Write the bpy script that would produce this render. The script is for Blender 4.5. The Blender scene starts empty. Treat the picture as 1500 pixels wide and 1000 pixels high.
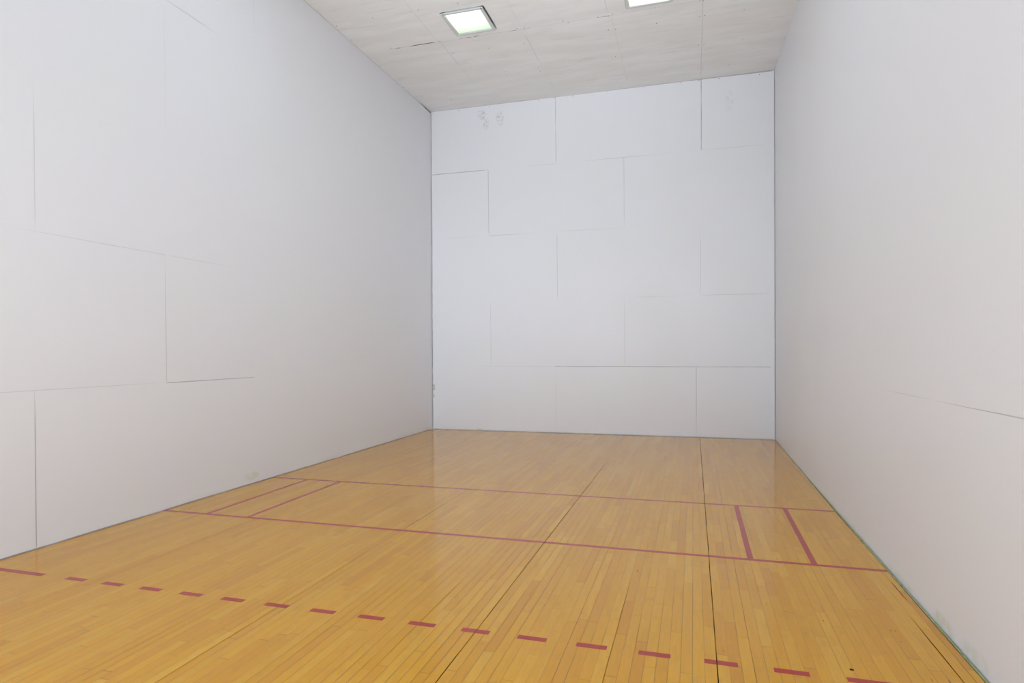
import bpy, bmesh, math, random
from mathutils import Matrix, Vector
random.seed(7)
FT = 0.3048
sc = bpy.context.scene
COL = sc.collection

# ------------------------------------------------------------------ helpers
def link(name, me, mat=None, parent=None):
    o = bpy.data.objects.new(name, me)
    COL.objects.link(o)
    if mat is not None:
        for m in (mat if isinstance(mat, (list, tuple)) else [mat]):
            me.materials.append(m)
    if parent is not None:
        o.parent = parent
        o.matrix_parent_inverse = Matrix.Identity(4)
    return o

def from_bm(name, bm, mat, parent=None):
    bmesh.ops.recalc_face_normals(bm, faces=bm.faces)
    me = bpy.data.meshes.new(name)
    bm.to_mesh(me); bm.free()
    return link(name, me, mat, parent)

def hexa(bm, lo, hi):
    """box whose bottom ring is lo[4] and top ring hi[4]"""
    v = [bm.verts.new(p) for p in list(lo) + list(hi)]
    bm.faces.new(v[3::-1]); bm.faces.new(v[4:8])
    for i in range(4):
        j = (i + 1) % 4
        bm.faces.new((v[i], v[j], v[4 + j], v[4 + i]))

def box(bm, x0, x1, y0, y1, z0, z1):
    hexa(bm, [(x0, y0, z0), (x1, y0, z0), (x1, y1, z0), (x0, y1, z0)],
             [(x0, y0, z1), (x1, y0, z1), (x1, y1, z1), (x0, y1, z1)])

def structure(o, label=None):
    o['kind'] = 'structure'
    if label: o['label'] = label
    return o

class N:
    """tiny shader-node writer"""
    def __init__(s, name):
        s.m = bpy.data.materials.new(name); s.m.use_nodes = True
        s.t = s.m.node_tree; s.t.nodes.clear()
        s.out = s.t.nodes.new('ShaderNodeOutputMaterial')
        s.co = s.t.nodes.new('ShaderNodeTexCoord').outputs['Object']
        sp = s.t.nodes.new('ShaderNodeSeparateXYZ'); s.t.links.new(s.co, sp.inputs[0])
        s.X, s.Y, s.Z = sp.outputs
    def put(s, sock, v):
        if hasattr(v, 'is_linked') or isinstance(v, bpy.types.NodeSocket): s.t.links.new(v, sock)
        else: sock.default_value = v
    def math(s, op, a, b=0.0, c=None, clamp=False):
        n = s.t.nodes.new('ShaderNodeMath'); n.operation = op; n.use_clamp = clamp
        s.put(n.inputs[0], a); s.put(n.inputs[1], b)
        if c is not None: s.put(n.inputs[2], c)
        return n.outputs[0]
    def rng(s, v, a, b, c=0.0, d=1.0, smooth=True):
        n = s.t.nodes.new('ShaderNodeMapRange')
        n.interpolation_type = 'SMOOTHSTEP' if smooth else 'LINEAR'
        s.put(n.inputs['Value'], v)
        for k, x in zip(('From Min', 'From Max', 'To Min', 'To Max'), (a, b, c, d)): s.put(n.inputs[k], x)
        return n.outputs['Result']
    def vec(s, x, y, z=0.0):
        n = s.t.nodes.new('ShaderNodeCombineXYZ')
        for i, v in enumerate((x, y, z)): s.put(n.inputs[i], v)
        return n.outputs[0]
    def noise(s, vec, scale, detail=3.0, rough=0.5, stretch=None):
        if stretch:
            mp = s.t.nodes.new('ShaderNodeMapping'); s.t.links.new(vec, mp.inputs[0])
            mp.inputs['Scale'].default_value = stretch; vec = mp.outputs[0]
        n = s.t.nodes.new('ShaderNodeTexNoise'); s.t.links.new(vec, n.inputs['Vector'])
        n.inputs['Scale'].default_value = scale; n.inputs['Detail'].default_value = detail
        n.inputs['Roughness'].default_value = rough
        return n.outputs['Fac']
    def white(s, vec):
        n = s.t.nodes.new('ShaderNodeTexWhiteNoise'); n.noise_dimensions = '2D'
        s.t.links.new(vec, n.inputs['Vector']); return n.outputs['Value'], n.outputs['Color']
    def mix(s, f, a, b, mode='MIX'):
        n = s.t.nodes.new('ShaderNodeMix'); n.data_type = 'RGBA'; n.blend_type = mode
        s.put(n.inputs[0], f)
        for sk, v in ((n.inputs[6], a), (n.inputs[7], b)):
            if isinstance(v, tuple) and len(v) == 3: v = v + (1.0,)
            s.put(sk, v)
        return n.outputs[2]
    def bump(s, h, strength, dist):
        n = s.t.nodes.new('ShaderNodeBump'); s.put(n.inputs['Height'], h)
        n.inputs['Strength'].default_value = strength; n.inputs['Distance'].default_value = dist
        return n.outputs[0]
    def bsdf(s, color, rough=0.5, spec=0.5, normal=None, metallic=0.0, coat=0.0, coat_rough=0.1):
        b = s.t.nodes.new('ShaderNodeBsdfPrincipled')
        s.put(b.inputs['Base Color'], color + (1.0,) if isinstance(color, tuple) and len(color) == 3 else color)
        s.put(b.inputs['Roughness'], rough); s.put(b.inputs['Specular IOR Level'], spec)
        b.inputs['Metallic'].default_value = metallic
        s.put(b.inputs['Coat Weight'], coat); b.inputs['Coat Roughness'].default_value = coat_rough
        if normal is not None: s.t.links.new(normal, b.inputs['Normal'])
        s.t.links.new(b.outputs[0], s.out.inputs[0]); return s.m
    def maxof(s, items):
        r = items[0]
        for i in items[1:]: r = s.math('MAXIMUM', r, i)
        return r
    # thin joint along axis: |U-u0|<w , V in v0..v1 (metres), strength k, fade metres at each end
    def seg(s, U, V, u0, v0, v1, w, k, f0=0.02, f1=0.02):
        d = s.math('ABSOLUTE', s.math('SUBTRACT', U, u0))
        a = s.rng(d, w, w * 0.45)
        b = s.rng(V, v0 - 0.001, v0 + f0); c = s.rng(V, v1 + 0.001, v1 - f1)
        return s.math('MULTIPLY', s.math('MULTIPLY', a, b), s.math('MULTIPLY', c, k))
    def blob(s, U, V, u0, v0, ru, rv, k, n=None):
        a = s.math('POWER', s.math('DIVIDE', s.math('SUBTRACT', U, u0), ru), 2.0)
        b = s.math('POWER', s.math('DIVIDE', s.math('SUBTRACT', V, v0), rv), 2.0)
        d = s.math('SQRT', s.math('ADD', a, b))
        m = s.rng(d, 1.0, 0.45)
        if n is not None: m = s.math('MULTIPLY', m, n)
        return s.math('MULTIPLY', m, k)

def simple(name, color, rough=0.5, spec=0.5, metallic=0.0, var=0.05):
    n = N(name)
    f = n.noise(n.co, 14.0, 3.0)
    dark = tuple(c * (1 - 2 * var) for c in color)
    return n.bsdf(n.mix(f, dark, color), rough, spec, metallic=metallic)

# ------------------------------------------------------------------ materials
WALL = (0.87, 0.86, 0.885)

def wall_material(name, U, stains=(), smudges=(), base=WALL, rough=0.46, brush=False):
    n = N(name)
    Uo = {'x': n.X, 'd': n.math('MULTIPLY', n.Y, -1.0)}[U]; Vo = n.Z
    fine = n.noise(n.co, 6.0, 3.0)
    blot = n.noise(n.co, 0.8, 2.0)
    c = n.mix(n.math('MULTIPLY', fine, 0.10), base, (base[0]*0.90, base[1]*0.90, base[2]*0.89))
    c = n.mix(n.rng(blot, 0.35, 0.7, 0.0, 0.5), c, (base[0]*0.985, base[1]*1.0, base[2]*0.965))
    if stains:
        nn = n.rng(n.noise(n.co, 9.0, 4.0, 0.65), 0.30, 0.65)
        for (u, v, ru, rv, k, col) in stains:
            c = n.mix(n.blob(Uo, Vo, u, v, ru, rv, k, nn), c, col)
    if smudges:
        nn = n.rng(n.noise(n.co, 20.0, 3.0, 0.7), 0.42, 0.68)
        for (u, v, ru, rv, k) in smudges:
            c = n.mix(n.blob(Uo, Vo, u, v, ru, rv, k, nn), c, (0.18, 0.17, 0.19))
    strokes = n.noise(n.co, 7.0, 2.0, 0.55, (6.0, 6.0, 0.7) if brush else (1.5, 1.5, 0.8))
    return n.bsdf(c, n.rng(blot, 0.3, 0.7, rough - 0.06, rough + 0.06), 0.38, n.bump(strokes, 0.5, 0.0016 if brush else 0.0008))

front_mat = wall_material('front_wall_paint', 'x',
    stains=[(0.000, 0.80, .040, .09, .9, (0.38, 0.27, 0.13)), (0.000, 0.66, .03, .06, .6, (0.38, 0.30, 0.16)),
            (0.925, 0.02, .09, .02, .7, (0.55, 0.48, 0.25))],
    smudges=[(1.04, 5.90, .11, .12, .42), (1.13, 5.72, .08, .14, .38), (1.40, 5.80, .10, .17, .40), (5.40, 5.64, .09, .22, .10)], brush=True)
left_mat = wall_material('left_wall_paint', 'd', stains=[(4.97, 0.09, .16, .06, .35, (0.62, 0.62, 0.36))])
right_mat = wall_material('right_wall_paint', 'd',
    stains=[(7.02, 0.03, .20, .06, .40, (0.52, 0.60, 0.33)), (7.42, 0.03, .20, .07, .32, (0.50, 0.60, 0.45)), (6.3, 0.02, .40, .03, .25, (0.58, 0.58, 0.34))])

# joints, and edge-gap shade painted as dark strips: narrow faces inside the wall / ceiling meshes, one shade per strength
_joint = {}
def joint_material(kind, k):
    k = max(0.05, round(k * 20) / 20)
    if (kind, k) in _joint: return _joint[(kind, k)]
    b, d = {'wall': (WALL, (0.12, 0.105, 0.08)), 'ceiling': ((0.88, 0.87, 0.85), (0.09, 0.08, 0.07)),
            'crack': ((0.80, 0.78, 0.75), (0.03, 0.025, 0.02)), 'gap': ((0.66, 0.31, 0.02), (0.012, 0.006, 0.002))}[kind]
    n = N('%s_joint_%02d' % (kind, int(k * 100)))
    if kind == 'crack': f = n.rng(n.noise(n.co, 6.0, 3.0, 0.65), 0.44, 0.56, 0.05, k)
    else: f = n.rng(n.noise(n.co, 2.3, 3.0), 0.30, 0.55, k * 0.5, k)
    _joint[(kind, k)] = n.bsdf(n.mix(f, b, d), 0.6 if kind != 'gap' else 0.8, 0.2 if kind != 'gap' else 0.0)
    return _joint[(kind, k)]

def ceiling_material():
    n = N('ceiling_plywood_paint')
    smear = n.noise(n.co, 1.5, 4.0, 0.6, (0.7, 3.0, 1.0))
    cloud = n.noise(n.co, 1.1, 3.0)
    c = n.mix(n.rng(smear, 0.36, 0.66), (0.855, 0.845, 0.825), (0.91, 0.905, 0.89))
    c = n.mix(n.rng(cloud, 0.40, 0.70, 0.0, 0.55), c, (0.865, 0.845, 0.81))
    streak = n.rng(n.noise(n.co, 3.2, 3.0, 0.6, (0.5, 4.0, 1.0)), 0.56, 0.72)
    c = n.mix(n.math('MULTIPLY', streak, 0.25), c, (0.68, 0.63, 0.57))
    return n.bsdf(c, 0.62, 0.3)
ceil_mat = ceiling_material()

def floor_core(n):
    """plank layout shared by the bare maple and by the paint lying on it"""
    W_ = 0.05597
    D = n.math('MULTIPLY', n.Y, -1.0)
    r = n.math('DIVIDE', n.X, W_)
    row = n.math('FLOOR', r); fr = n.math('FRACT', r)
    rr, rc = n.white(n.vec(row, 3.7))
    rr2, _ = n.white(n.vec(row, 11.3))
    L = n.math('MULTIPLY_ADD', rr2, 0.75, 0.42)
    q = n.math('ADD', n.math('DIVIDE', D, L), n.math('MULTIPLY', rr, 17.0))
    cell = n.math('FLOOR', q); fq = n.math('FRACT', q)
    p1, pc = n.white(n.vec(row, cell))
    p2, _ = n.white(n.vec(cell, n.math('ADD', row, 0.37)))
    # distance to long joints and to butt joints, metres
    dl = n.math('MULTIPLY', n.math('MINIMUM', fr, n.math('SUBTRACT', 1.0, fr)), W_)
    db = n.math('MULTIPLY', n.math('MINIMUM', fq, n.math('SUBTRACT', 1.0, fq)), L)
    op = n.noise(n.co, 1.7, 2.0, 0.5, (2.2, 0.8, 1.0))
    longj = n.math('MULTIPLY', n.rng(dl, 0.0021, 0.0006), n.rng(n.math('ADD', n.math('MULTIPLY', rr2, 0.5), op), 0.55, 1.05, 0.22, 1.0))
    butt = n.math('MULTIPLY', n.rng(db, 0.0034, 0.0010), n.rng(p2, 0.3, 1.0, 0.12, 0.85))
    joint = n.math('MAXIMUM', longj, butt)
    return D, p1, p2, pc, rr, joint

def floor_material():
    n = N('maple_strip_floor')
    D, p1, p2, pc, rr, joint = floor_core(n)
    shift = n.math('MULTIPLY', p1, 40.0)
    gco = n.vec(n.math('ADD', n.X, shift), n.Y, p2)
    grain = n.noise(gco, 11.0, 5.0, 0.6, (7.0, 0.55, 1.0))
    cloud = n.noise(gco, 5.0, 4.0, 0.6, (2.0, 1.0, 1.0))
    c = n.mix(p1, (0.675, 0.305, 0.004), (0.745, 0.365, 0.010))
    c = n.mix(n.rng(p2, 0.80, 1.0, 0.0, 0.5), c, (0.61, 0.238, 0.009))
    c = n.mix(n.rng(p2, 0.22, 0.0, 0.0, 0.55), c, (0.77, 0.425, 0.035))
    c = n.mix(n.rng(grain, 0.30, 0.75, 0.0, 0.30), c, (0.54, 0.235, 0.006))
    c = n.mix(n.rng(cloud, 0.52, 0.78, 0.0, 0.40), c, (0.53, 0.22, 0.010))
    # worn grey scuffs that follow the boards
    worn = n.rng(n.noise(n.co, 1.3, 4.0, 0.65, (3.0, 0.9, 1.0)), 0.60, 0.80)
    c = n.mix(n.math('MULTIPLY', worn, 0.25), c, (0.40, 0.25, 0.10))
    c = n.mix(n.math('MULTIPLY', joint, 0.84), c, (0.10, 0.045, 0.008))
    und = n.noise(n.co, 2.2, 2.0, 0.5, (3.0, 0.6, 1.0))
    dull = n.math('MULTIPLY', joint, 0.6)
    return n.bsdf(c, n.math('MULTIPLY_ADD', dull, 0.4, 0.085), n.math('MULTIPLY_ADD', dull, -0.50, 0.50), n.bump(und, 0.22, 0.0004))
floor_mat = floor_material()

def paint_material():
    n = N('red_line_paint')
    D, p1, p2, pc, rr, joint = floor_core(n)
    v = n.noise(n.co, 9.0, 4.0, 0.6)
    c = n.mix(n.rng(v, 0.3, 0.75), (0.45, 0.034, 0.016), (0.39, 0.030, 0.014))
    c = n.mix(n.math('MULTIPLY', joint, 0.35), c, (0.16, 0.02, 0.02))
    return n.bsdf(c, 0.12, 0.48)
paint_mat = paint_material()

screw_mat = simple('dark_screw', (0.055, 0.045, 0.04), 0.5, 0.4, 0.6)
faint_screw_mat = simple('painted_over_screw', (0.22, 0.205, 0.19), 0.6, 0.3)
frame_mat = simple('light_frame_metal', (0.68, 0.69, 0.66), 0.35, 0.5)
housing_mat = simple('light_housing_enamel', (0.92, 0.93, 0.92), 0.5, 0.4, var=0.01)
sub_mat = simple('dark_subfloor', (0.028, 0.018, 0.007), 0.9, 0.05)
strip_mat = simple('weathered_edge_strip', (0.50, 0.52, 0.24), 0.6, 0.3, var=0.25)

def diffuser_material(name, tint):
    n = N(name)
    g = n.noise(n.co, 60.0, 1.0)
    tr = n.t.nodes.new('ShaderNodeBsdfTranslucent')
    n.put(tr.inputs['Color'], n.mix(n.math('MULTIPLY', g, 0.1), tint, tuple(x * .95 for x in tint)))
    gl = n.t.nodes.new('ShaderNodeBsdfDiffuse'); gl.inputs['Color'].default_value = tint + (1,)
    mx = n.t.nodes.new('ShaderNodeMixShader'); mx.inputs[0].default_value = 0.2
    n.t.links.new(tr.outputs[0], mx.inputs[1]); n.t.links.new(gl.outputs[0], mx.inputs[2])
    n.t.links.new(mx.outputs[0], n.out.inputs[0]); return n.m
def tube_material(name, col, power):
    n = N(name)
    e = n.t.nodes.new('ShaderNodeEmission'); e.inputs['Color'].default_value = col + (1,)
    e.inputs['Strength'].default_value = power
    n.t.links.new(e.outputs[0], n.out.inputs[0]); return n.m

# ------------------------------------------------------------------ room shell
BACK = 12.19            # back wall, metres behind the front wall
H = 6.058
RX = 6.105              # right wall face at the floor

def lerp_table(tab, d):
    for (d0, v0), (d1, v1) in zip(tab, tab[1:]):
        if d <= d1: return v0 + (v1 - v0) * (d - d0) / (d1 - d0)
    return tab[-1][1]
# faces of the three visible walls; like the real ones they are a little out of true
def front_y(x, z):
    t = (z + .05) / 6.12; q = (x + .026) / 6.15
    return (.110 + .113 * q) * (1 - t)
LT = ([(-.36, -.034), (0, -.034), (.75, -.030), (4, -.027), (BACK, -.020)], [(-.36, .016), (0, .018), (.75, .012), (4, -.010), (BACK, -.015)])
RT = ([(-.36, 6.134), (0, 6.134), (2.06, 6.118), (4.5, RX), (BACK, RX)], [(-.36, 6.093), (0, 6.093), (2.06, 6.136), (4.5, 6.15), (BACK, 6.15)])
def left_x(d, z): t = z / 6.07; return lerp_table(LT[0], d) * (1 - t) + lerp_table(LT[1], d) * t
def right_x(d, z): t = z / 6.07; return lerp_table(RT[0], d) * (1 - t) + lerp_table(RT[1], d) * t

def slab(bm, P, us, vs, out):
    """curved sheet P(u, v) with thickness along out"""
    g = [[[bm.verts.new(Vector(P(u, v)) + Vector(out) * k) for v in vs] for u in us] for k in (0, 1)]
    nu, nv = len(us), len(vs)
    for k in (0, 1):
        for i in range(nu - 1):
            for j in range(nv - 1):
                bm.faces.new((g[k][i][j], g[k][i+1][j], g[k][i+1][j+1], g[k][i][j+1]))
    for i in range(nu - 1):
        for j in (0, nv - 1): bm.faces.new((g[0][i][j], g[0][i+1][j], g[1][i+1][j], g[1][i][j]))
    for j in range(nv - 1):
        for i in (0, nu - 1): bm.faces.new((g[0][i][j], g[0][i][j+1], g[1][i][j+1], g[1][i][j]))

class Joints:
    """narrow coplanar faces added to a sheet, tapering out where the paint fills the joint"""
    def __init__(s, bm, P, kind, mats): s.bm, s.P, s.kind, s.mats = bm, P, kind, mats
    def line(s, pts, w, k, f0=.05, f1=.05, kind=None):
        m = joint_material(kind or s.kind, k)
        if m not in s.mats: s.mats.append(m)
        mi = s.mats.index(m)
        (a, b), (c, d) = pts
        L = math.hypot(c - a, d - b); ux, uy = (c - a) / L, (d - b) / L
        n_ = max(2, int(L / .35)); ts = sorted(set([0, f0 * .5, f0] + [L * i / n_ for i in range(1, n_)] + [L - f1, L - f1 * .5, L]))
        ts = [t for t in ts if 0 <= t <= L]; prev = None
        for t in ts:
            ww = w * min(1, .12 + t / max(f0, 1e-4), .12 + (L - t) / max(f1, 1e-4))
            jx = random.uniform(-.0012, .0012)
            x, y = a + ux * t - uy * jx, b + uy * jx * 0 + uy * t + ux * jx
            v = [s.bm.verts.new(s.P(x - uy * ww, y + ux * ww)), s.bm.verts.new(s.P(x + uy * ww, y - ux * ww))]
            if prev:
                f = s.bm.faces.new((prev[0], prev[1], v[1], v[0])); f.material_index = mi
            prev = v
    def many(s, segs, sk=1.0):
        for (kind, at, a, b, w, k, f0, f1) in segs:
            at, a, b = at * FT, a * FT, b * FT
            s.line([(at, a), (at, b)] if kind == 'v' else [(a, at), (b, at)], w, k * sk, f0, f1)

def finish(name, bm, mats):
    me = bpy.data.meshes.new(name)
    bm.to_mesh(me); bm.free()
    return structure(link(name, me, mats))
def steps(a, b, n, *extra): return sorted(set([a + (b - a) * i / n for i in range(n + 1)] + list(extra)))

# (kind, position ft, from ft, to ft, half width m, strength, taper m at start, taper m at end)
bm = bmesh.new(); mats = [front_mat]
def front_edge(u): return (-.026 + .049, 6.088)
us = steps(0, 1, 12); vs = steps(0, 1, 12)
def FP(u, v):
    xl, xr = -.026 + .049 * v, 6.127 - .039 * v
    zt = H + .018 - .024 * u
    x = xl + (xr - xl) * u; z = -.05 + (zt + .05) * v
    return (x, front_y(x, z), z)
slab(bm, FP, us, vs, (0, .14, 0))
J = Joints(bm, lambda x, z: (x, front_y(x, z) - .0012, z), 'wall', mats)
J.many([('v', 8.03, 16.0, 19.95, .0042, .50, .1, .02), ('v', 16.24, 16.0, 19.92, .0048, .70, .02, .02),
    ('v', 3.80, 12.0, 16.0, .0042, .42, .1, .02), ('v', 12.0, 12.0, 16.0, .0038, .32, .3, .02),
    ('v', 8.05, 8.0, 12.0, .0038, .30, .1, .1), ('v', 16.2, 8.0, 12.0, .0038, .22, .1, .3),
    ('v', 3.85, 4.0, 8.0, .0038, .24, .1, .3), ('v', 12.0, 4.0, 8.0, .0038, .25, .1, .3),
    ('v', 7.9, 0.05, 4.0, .0038, .15, .2, .5), ('v', 15.97, 0.05, 4.0, .0038, .38, .4, .02),
    ('h', 16.0, 0.05, 3.8, .0055, .52, .02, .2), ('h', 16.0, 6.0, 8.1, .0045, .17, .3, .1),
    ('h', 16.0, 9.6, 14.6, .0045, .26, .5, .8), ('h', 16.0, 16.2, 19.6, .0045, .20, .4, .3),
    ('h', 12.0, 3.8, 7.0, .0045, .24, .02, .8), ('h', 12.0, 8.0, 12.0, .0045, .17, .5, .3), ('h', 12.0, 0.6, 3.0, .004, .10, .3, .3),
    ('h', 8.0, 12.4, 15.0, .0045, .15, .3, .5), ('h', 8.0, 16.2, 19.8, .0045, .24, .3, .2),
    ('h', 4.0, 7.8, 19.95, .0052, .40, .05, .05), ('h', 4.0, 3.0, 7.8, .004, .08, .3, .05)])
J.line([(.022, 6.069), (6.08, 6.046)], .0045, .50)  # shadow line under the ceiling edge, painted as a dark strip
J.line([(-.020, .01), (.027, 6.06)], .0070, .50)  # from here, dark strips painted for the corner and floor gaps
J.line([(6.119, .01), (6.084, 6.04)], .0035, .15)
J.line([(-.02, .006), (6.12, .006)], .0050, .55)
front = finish('wall_front', bm, mats); front['label'] = 'white panelled front wall at the far end of the court'

bm = bmesh.new(); mats = [left_mat]
def LP(d, v):
    zt = H - .012 + (.032 * min(1, max(0, d) / .75)) + (.010 if d > 3.9 else 0)
    z = -.05 + (zt + .05) * v
    return (left_x(d, z), -d, z)
slab(bm, LP, steps(-.36, BACK, 24, 0, .75, 4), steps(0, 1, 8), (-.15, 0, 0))
J = Joints(bm, lambda d, z: (left_x(d, z) + .0012, -d, z), 'wall', mats)
J.many([('v', 24.12, 8.0, 11.95, .0026, .16, .1, .4), ('v', 24.18, 0.03, 4.0, .0030, .50, .02, .3),
    ('v', 20.16, 4.0, 8.0, .0030, .34, .02, .9), ('v', 16.02, 16.4, 19.5, .003, .10, .3, .3), ('v', 20.1, 11.9, 16.0, .003, .08, .3, .3),
    ('h', 8.0, 20.15, 24.6, .0026, .34, .02, 1.4), ('h', 8.0, 17.2, 20.15, .0026, .20, .7, .2),
    ('h', 4.0, 20.4, 30.0, .0026, .20, .5, .2), ('h', 3.99, 16.1, 20.18, .0036, .48, .04, .02),
    ('h', 16.0, 17.7, 20.2, .0038, .30, .3, .2)])
J.line([(.0, .005), (12.0, .005)], .0040, .70)  # darkness of the floor edge gap painted on as a strip
J.line([(.0, 6.050), (.48, 6.058)], .0090, .95, .01, .3)  # shade in the ceiling gap, painted dark here and fainter farther along
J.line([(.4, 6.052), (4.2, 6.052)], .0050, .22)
left = finish('wall_left', bm, mats); left['label'] = 'white panelled wall along the left side of the court'

bm = bmesh.new(); mats = [right_mat]
def RP(d, v):
    z = -.05 + (H + .08) * v
    return (right_x(d, z), -d, z)
slab(bm, RP, steps(-.36, BACK, 24, 0, 2.06, 4.5), steps(0, 1, 8), (.15, 0, 0))
J = Joints(bm, lambda d, z: (right_x(d, z) - .0012, -d, z), 'wall', mats)
J.many([('h', 4.0, 22.6, 30.0, .0028, .34, .9, .2), ('h', 4.0, 19.6, 22.4, .0028, .14, .4, .4)])
right = finish('wall_right', bm, mats); right['label'] = 'plain white wall along the right side of the court'

# back wall behind the camera: open glazed end below, solid above
bm = bmesh.new()
box(bm, -.2, 6.3, -BACK - .15, -BACK, 3.4, H + .05)
box(bm, -.2, .30, -BACK - .15, -BACK, -.05, 3.4)
box(bm, 5.80, 6.3, -BACK - .15, -BACK, -.05, 3.4)
structure(from_bm('wall_back', bm, right_mat), 'white rear wall above the open end of the court')

# ceiling slab with the two cut-outs for the light fixtures
L1 = (5.06 * FT, 7.12 * FT, 8.28 * FT, 10.30 * FT)     # x0 x1 d0 d1 of the cut-out
L2 = (13.00 * FT, 15.02 * FT, 8.28 * FT, 10.30 * FT)
xs = [-.18, L1[0], L1[1], L2[0], L2[1], 6.32]
ds = [-.36, L1[2], L1[3], BACK + .15]
bm = bmesh.new()
hole = {(1, 1), (3, 1)}
def cell(i, j, z): return None
vv = {}
for lev, z in ((0, H), (1, H + .12)):
    for i, x in enumerate(xs):
        for j, d in enumerate(ds):
            zz = z
            if j == 0: zz = z + (0.016 if i < 2 else 0.0)
            vv[(lev, i, j)] = bm.verts.new((x, -d, zz))
for i in range(5):
    for j in range(3):
        if (i, j) in hole: 
            for a, b in (((i, j), (i+1, j)), ((i+1, j), (i+1, j+1)), ((i+1, j+1), (i, j+1)), ((i, j+1), (i, j))):
                bm.faces.new((vv[(0,) + a], vv[(0,) + b], vv[(1,) + b], vv[(1,) + a]))
            continue
        for lev in (0, 1):
            bm.faces.new([vv[(lev, i, j)], vv[(lev, i+1, j)], vv[(lev, i+1, j+1)], vv[(lev, i, j+1)]])
bmesh.ops.recalc_face_normals(bm, faces=bm.faces)
mats = [ceil_mat]
J = Joints(bm, lambda x, d: (x, -d, H - .0012), 'ceiling', mats)
J.many([('v', u, a, b, .0042, k, .15, .1) for (u, a, b, k) in [(4.1, 5.3, 7.9, .26), (4.1, 3.0, 5.3, .10), (4.0, 8.0, 12.0, .14), (8.2, 4.4, 7.5, .26),
        (8.2, 0.8, 4.4, .10), (8.2, 8.0, 12.0, .10), (12.2, 8.0, 12.9, .26), (12.3, 0.8, 8.0, .10), (16.22, 0.3, 8.0, .24), (16.22, 8.0, 16.0, .24)]])
J.many([('h', v, a, b, .0060, k, .15, .1) for (v, a, b, k) in [(7.95, 6.6, 7.6, .18), (7.93, 8.6, 11.7, .12), (7.95, 12.6, 20.0, .14), (4.0, 14.0, 16.2, .08)]])
for (v, a, b, k) in [(8.0, 1.2, 4.2, .95), (7.95, 5.0, 6.8, .9), (7.93, 7.4, 8.6, .75), (7.9, 11.7, 12.6, .8)]:
    J.line([(a * FT, v * FT), (b * FT, v * FT)], .0085, k, .25, .1, 'crack')
ceil = finish('ceiling', bm, mats); ceil['label'] = 'off-white patched plywood ceiling of the court'

# floor: maple slab stopping short of the walls over a dark subfloor
bm = bmesh.new()
outline = [(-.026, .100), (RX + .020, .205), (RX - .025, -4.5), (RX - .026, -BACK), (-.014, -BACK)]
lo = [bm.verts.new((x, y, -.03)) for x, y in outline]; hi = [bm.verts.new((x, y, 0)) for x, y in outline]
bm.faces.new(lo[::-1]); bm.faces.new(hi)
for k in range(5): bm.faces.new((lo[k], lo[(k + 1) % 5], hi[(k + 1) % 5], hi[k]))
bmesh.ops.recalc_face_normals(bm, faces=bm.faces)
mats = [floor_mat]
J = Joints(bm, lambda x, d: (x, -d, .0009), 'gap', mats)
W_ = 0.05597
for (k, a, b, w, st, f0, f1) in [(88, -.15, 12.1, .0024, 1.0, .02, .02), (66, 2.2, 12.1, .0020, .95, .8, .1), (66, 0.0, 2.6, .0017, .45, .1, .4),
        (44, 4.2, 6.6, .0016, .65, .4, .6), (44, 6.4, 12.1, .0012, .45, .6, .1), (108, 6.33, 6.66, .0022, 1.0, .08, .08),
        (107, 6.9, 12.1, .0020, 1.0, .3, .1), (79, 6.8, 12.1, .0014, .75, .5, .1), (18, 5.5, 9.0, .0012, .35, .8, .8), (60, 7.0, 8.2, .0012, .6, .3, .3)]:
    J.line([(k * W_, a), (k * W_, b)], w, st, f0, f1)
# knots and nail holes
gm = joint_material('gap', .9)
if gm not in mats: mats.append(gm)
for (x, d, rx, rd) in [(5.531, 7.628, .011, .012), (0.167, 6.07, .007, .012), (5.831, 7.126, .0025, .010), (5.853, 7.124, .002, .009), (5.841, 7.255, .003, .005),
                       (5.509, 7.092, .004, .005), (4.452, 6.59, .005, .010), (3.847, 7.166, .0018, .03), (4.962, 7.603, .003, .007),
                       (3.772, 7.862, .003, .003), (5.234, 6.932, .004, .004), (5.858, 7.631, .002, .02), (5.93, 7.622, .002, .02), (5.396, 6.075, .006, .006)]:
    ring = [bm.verts.new((x + rx * math.cos(t * math.pi / 5) * (.8 + .3 * random.random()), -d + rd * math.sin(t * math.pi / 5) * (.8 + .3 * random.random()), .0004)) for t in range(10)]
    f = bm.faces.new(ring); f.material_index = mats.index(gm)
floor = finish('floor', bm, mats); floor['label'] = 'glossy maple strip floor of the court with red lines'
bm = bmesh.new(); box(bm, -.3, 6.4, -BACK - .1, .4, -.09, -.031)
sub = from_bm('subfloor', bm, sub_mat, floor); sub['label'] = 'dark subfloor showing in the edge gaps'

# thin weathered strip in the gap along the right wall, in lengths
def strip(y0, y1, dx):
    bm = bmesh.new()
    def xw(y): return RX + (.029 * (1 + y / 4.5) if y > -4.5 else 0)
    a, b = xw(y0) - .0195 + dx, xw(y1) - .0195 + dx
    hexa(bm, [(a, y0, -.03), (a + .011, y0, -.03), (b + .011, y1, -.03), (b, y1, -.03)],
             [(a, y0, -.001), (a + .011, y0, -.001), (b + .011, y1, -.001), (b, y1, -.001)])
    return bm
base = None
cuts = [-.0 , 5.45, 6.405, 7.305, 8.6, 10.2, 12.1]
for k, (a, b) in enumerate(zip(cuts, cuts[1:])):
    o = from_bm('baseboard_right' if base is None else 'strip_length', strip(-(a + .012), -(b - .012), [0, -.001, .001, 0, .001, 0][k]), strip_mat, base)
    if base is None:
        base = structure(o, 'thin weathered green strip in the floor gap at the right wall')

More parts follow.
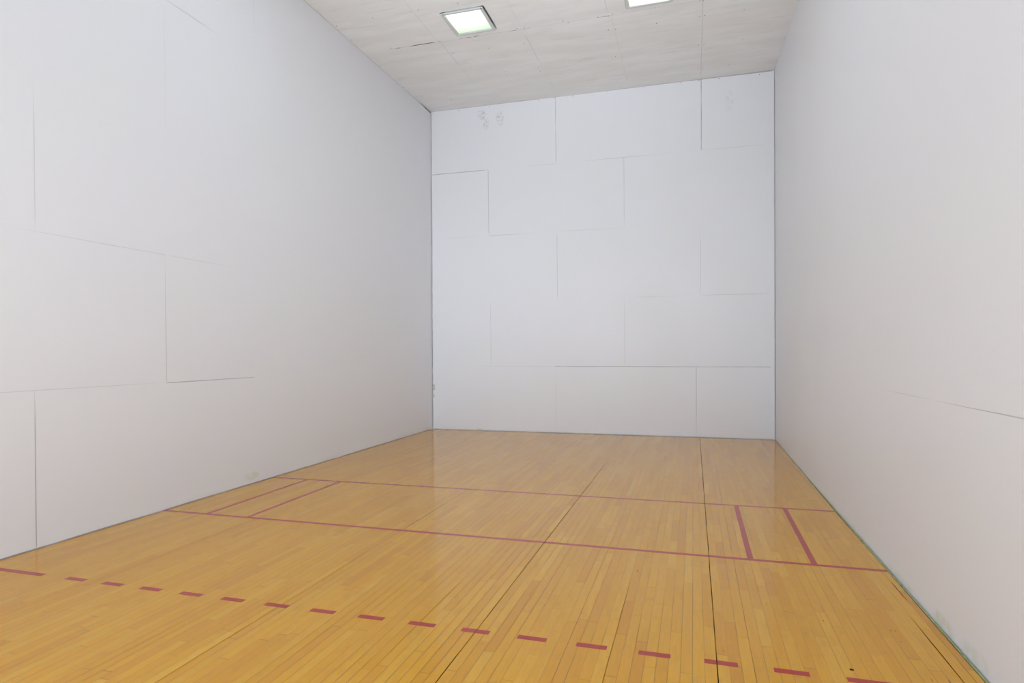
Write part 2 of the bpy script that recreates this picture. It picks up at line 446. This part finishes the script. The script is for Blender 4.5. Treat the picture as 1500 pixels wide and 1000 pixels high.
# ------------------------------------------------------------------ painted court lines (parts of the floor)
def line(name, quad, label=None):
    bm = bmesh.new()
    hexa(bm, [(x, -d, .0001) for x, d in quad], [(x, -d, .0006) for x, d in quad])
    o = from_bm(name, bm, paint_mat, floor)
    if label: o['label'] = label
    return o
HW = 0.067 * FT
SL0, SL1 = 15.10 * FT, 14.86 * FT      # service line, left end / right end
SH0, SH1 = 20.29 * FT, 20.12 * FT      # short line
X0, X1 = -.018, RX - .027
def at(a, b, x): return a + (b - a) * (x - X0) / (X1 - X0)
line('service_line', [(X0, SL0 - HW), (X1, SL1 - HW), (X1, SL1 + HW), (X0, SL0 + HW)], 'red service line, the farther long line')
line('short_line', [(X0, SH0 - HW), (X1, SH1 - HW), (X1, SH1 + HW), (X0, SH0 + HW)], 'red short line, the nearer long line')
for (xa, xb, lb) in ((1.47, 1.53, 'red service box line nearest the left wall'), (2.93, 3.00, 'red inner service box line on the left'),
                     (17.105, 17.10, 'red inner service box line on the right'), (18.53, 18.48, 'red service box line nearest the right wall')):
    xa *= FT; xb *= FT
    line('service_box_line', [(xa - HW, at(SL0, SL1, xa) + HW), (xa + HW, at(SL0, SL1, xa) + HW),
                              (xb + HW, at(SH0, SH1, xb) - HW), (xb - HW, at(SH0, SH1, xb) - HW)], lb)
RL = lambda x: (25.462 + (25.358 - 25.462) * (x / FT - 2.0) / 16.0) * FT
def rline(name, xa, xb, label=None):
    w = 0.070 * FT
    return line(name, [(xa, RL(xa) - w), (xb, RL(xb) - w), (xb, RL(xb) + w), (xa, RL(xa) + w)], label)
rline('receiving_line_end', X0, 1.93 * FT, 'long red end piece of the dashed line at the left wall')
for i in range(15):
    x = 2.608 + i * 1.0278
    rline('receiving_line_dash', x * FT, (x + .530 - .0018 * i) * FT)
rline('receiving_line_end', 18.015 * FT, X1, 'long red end piece of the dashed line at the right wall')

# ------------------------------------------------------------------ screws in ceiling and top of the front wall
def screw_mesh(r, h, mat):
    bm = bmesh.new()
    bmesh.ops.create_cone(bm, cap_ends=True, segments=12, radius1=r, radius2=r * .72, depth=h)
    me = bpy.data.meshes.new('screw_head'); bm.to_mesh(me); bm.free(); me.materials.append(mat); return me
big, small = screw_mesh(.0075, .003, screw_mat), screw_mesh(.0055, .003, faint_screw_mat)
mid = screw_mesh(.0065, .003, screw_mat)
CEIL = [(0.035, 3.253, 2), (0.035, 2.849, 2), (0.035, 2.007, 1), (0.035, 1.174, 1), (1.301, 3.288, 2), (1.193, 3.291, 0), (0.625, 3.295, 1),
        (0.472, 2.468, 2), (0.779, 2.426, 2), (1.297, 2.039, 1), (1.865, 3.275, 2), (0.619, 1.263, 0), (0.629, 2.059, 0), (0.625, 0.454, 0),
        (3.096, 2.454, 2), (3.159, 2.4, 1), (3.574, 2.413, 2), (3.678, 2.41, 2), (3.721, 2.402, 1), (3.775, 2.44, 2), (3.665, 2.034, 2),
        (3.763, 2.019, 1), (2.431, 2.456, 2), (2.538, 2.454, 2), (2.531, 2.401, 2), (2.42, 2.026, 1), (2.53, 2.033, 0), (3.103, 2.038, 0),
        (1.875, 2.039, 1), (1.891, 1.223, 0), (1.866, 1.086, 0), (2.432, 1.077, 1), (2.434, 1.218, 0), (3.099, 1.216, 1), (3.666, 1.211, 1),
        (3.767, 1.202, 0), (3.66, 0.416, 0), (3.765, 0.418, 0), (1.874, 0.436, 0), (1.98, 0.39, 0), (1.274, 0.428, 0), (3.102, 0.403, 0),
        (4.908, 2.409, 1), (4.949, 2.402, 1), (4.905, 2.019, 1), (4.973, 2.035, 2), (4.336, 2.418, 2), (4.334, 2.018, 2), (5.474, 2.036, 1),
        (4.898, 1.207, 1), (4.975, 1.211, 1), (5.521, 1.211, 0), (4.325, 1.208, 0), (4.9, 0.41, 0), (4.967, 0.381, 0), (5.371, 0.416, 0),
        (4.332, 0.413, 0)]
for (x, d, s) in CEIL:
    o = link('screw_head', (small, mid, big)[s], None, ceil)
    o.location = (x, -d, H - .0008 + (.0 if d > .6 else 0)); o.rotation_euler = (math.pi, 0, 0)
    if s: o['label'] = 'dark screw head'
for (x, z, s) in [(1.206, 6.040, 2), (2.14, 6.035, 2), (2.425, 6.046, 2), (2.761, 6.040, 2), (3.382, 6.042, 0), (4.619, 6.040, 1), (4.915, 6.038, 2),
                  (5.234, 6.030, 2), (5.861, 6.016, 2), (4.002, 6.034, 0), (0.59, 6.040, 1)]:
    o = link('screw_head', (small, mid, big)[s], None, front)
    o.location = (x, front_y(x, z) - .0008, z); o.rotation_euler = (math.pi / 2, 0, 0)
    if s: o['label'] = 'dark screw head'

# ------------------------------------------------------------------ ceiling light fixtures
TP1, TP2 = 12.5, 14.0
def ceiling_light(R, label, tint, tubecol, power, tube_pos, gap_side):   # gap_side: open slit beside the frame
    x0, x1, d0, d1 = R
    cx, cd = (x0 + x1) / 2, (d0 + d1) / 2
    root = bpy.data.objects.new('ceiling_light', None); COL.objects.link(root)
    root.location = (cx, -cd, H); root.empty_display_size = .3
    root['label'] = label; root['category'] = 'ceiling light'; root['group'] = 'recessed square ceiling lights'
    hx, hd = (x1 - x0) / 2, (d1 - d0) / 2
    g = .046 + gap_side                                            # cut-out is larger than the box
    # housing: open-bottomed white box above the ceiling
    bm = bmesh.new()
    a, b, t, hh = hx - g, hd - g, .004, .13
    box(bm, -a, a, -b, b, hh, hh + t)
    box(bm, -a, -a + t, -b, b, -.004, hh); box(bm, a - t, a, -b, b, -.004, hh)
    box(bm, -a + t, a - t, -b, -b + t, -.004, hh); box(bm, -a + t, a - t, b - t, b, -.004, hh)
    from_bm('housing', bm, housing_mat, root)
    # frame: mitred door frame, a flat flange with a raised inner bead
    bm = bmesh.new()
    prof = [(0.000, -.004), (0.000, -.016), (0.006, -.020), (0.034, -.020), (0.040, -.016), (0.046, -.016), (0.050, -.008), (0.050, -.002)]
    rings = []
    A, B = hx - .004 - gap_side, hd - .008
    for (ins, z) in prof:
        rings.append([bm.verts.new((sx * (A - ins) - gap_side * .6, sy * (B - ins) + .006, z)) for sx, sy in ((-1, -1), (1, -1), (1, 1), (-1, 1))])
    for k in range(len(rings)):
        r1, r2 = rings[k], rings[(k + 1) % len(rings)]
        for i in range(4):
            j = (i + 1) % 4; bm.faces.new((r1[i], r1[j], r2[j], r2[i]))
    from_bm('frame', bm, frame_mat, root)
    # diffuser panel
    bm = bmesh.new()
    q = .049
    box(bm, -(A - q) - gap_side * .6, (A - q) - gap_side * .6, -(B - q) + .006, (B - q) + .006, -.0075, -.0045)
    from_bm('diffuser', bm, diffuser_material('diffuser_' + label.split()[0], tint), root)
    # fluorescent tubes across the box
    tm = tube_material('tube_glow_' + label.split()[0], tubecol, power)
    for ty in tube_pos:
        bm = bmesh.new()
        bmesh.ops.create_cone(bm, cap_ends=True, segments=16, radius1=.016, radius2=.016, depth=2 * a - .06,
                              matrix=Matrix.Translation((0, ty, .075)) @ Matrix.Rotation(math.pi / 2, 4, 'Y'))
        from_bm('lamp_tube', bm, tm, root)
    # two little clips at the near corners of the frame
    for sx in (-1, 1):
        bm = bmesh.new(); box(bm, sx * (A - .028) - .006, sx * (A - .028) + .006, -B + .006, -B + .018, -.023, -.019)
        from_bm('clip', bm, screw_mat, root)
    return root
ceiling_light(L1, 'greenish white square ceiling light, the left one, fully in view', (0.84, 0.92, 0.82), (1, 1, 1), TP1, (-.19, -.06), .010)
ceiling_light(L2, 'ivory white square ceiling light, the right one, cut off by the top edge', (0.92, 0.91, 0.82), (1, 1, .97), TP2, (-.15, .0, .15), .004)

# ------------------------------------------------------------------ light
def area(name, loc, rot, sx, sy, power, color):
    l = bpy.data.lights.new(name, 'AREA'); l.shape = 'RECTANGLE'; l.size = sx; l.size_y = sy
    l.energy = power; l.color = color
    o = bpy.data.objects.new(name, l); COL.objects.link(o); o.location = loc; o.rotation_euler = rot
    return o
R90 = math.pi / 2
# daylight through the open end of the court, behind the camera
area('rear_daylight', (3.25, -BACK + .02, 1.72), (R90, 0, 0), 5.0, 3.2, 194, (0.765, 0.875, 1.0))
for (rx, rz, spread, power) in ((.08, .26, 50, 34), (.08, -.26, 50, 16), (.60, 0.0, 42, 68)):  # added narrow fill lamps, aimed at the front corners and up at the ceiling
    l = area('rear_fill_beam', (3.25, -BACK + .05, 1.9), (R90 + rx, 0, rz), 4.9, 2.8, power, (0.76, 0.875, 1.0))
    l.data.spread = math.radians(spread)
# the next ceiling fixtures of the court, above and behind the camera
for x in (6.08 * FT, 14.0 * FT):
    area('ceiling_fixture_light', (x, -18.5 * FT, H - .02), (0, 0, 0), .58, .58, 13, (0.62, 0.82, 1.0))
w = bpy.data.worlds.new('world'); sc.world = w; w.use_nodes = True
w.node_tree.nodes['Background'].inputs[0].default_value = (0.85, 0.92, 1, 1)
w.node_tree.nodes['Background'].inputs[1].default_value = 0.0

# ------------------------------------------------------------------ camera
cam = bpy.data.cameras.new('camera'); co = bpy.data.objects.new('camera', cam); COL.objects.link(co)
r = Vector((0.9588824, 0.2837685, -0.0044683)); u = Vector((0.001037, 0.0122408, 0.9999245)); f = Vector((-0.2838018, 0.9588147, -0.0114432))
M = Matrix((( r.x, u.x, -f.x, 4.8183), (r.y, u.y, -f.y, -10.82827), (r.z, u.z, -f.z, 1.50698), (0, 0, 0, 1)))
co.matrix_world = M
cam.sensor_width = 36.0; cam.lens = 897.36 / 1500 * 36.0; cam.shift_y = 23.918 / 1500
cam.clip_start = .05; cam.clip_end = 100
sc.camera = co
sc.view_settings.view_transform = 'Standard'; sc.view_settings.look = 'None'
sc.view_settings.gamma = 1.0; sc.view_settings.exposure = -0.05; sc.view_settings.use_curve_mapping = False
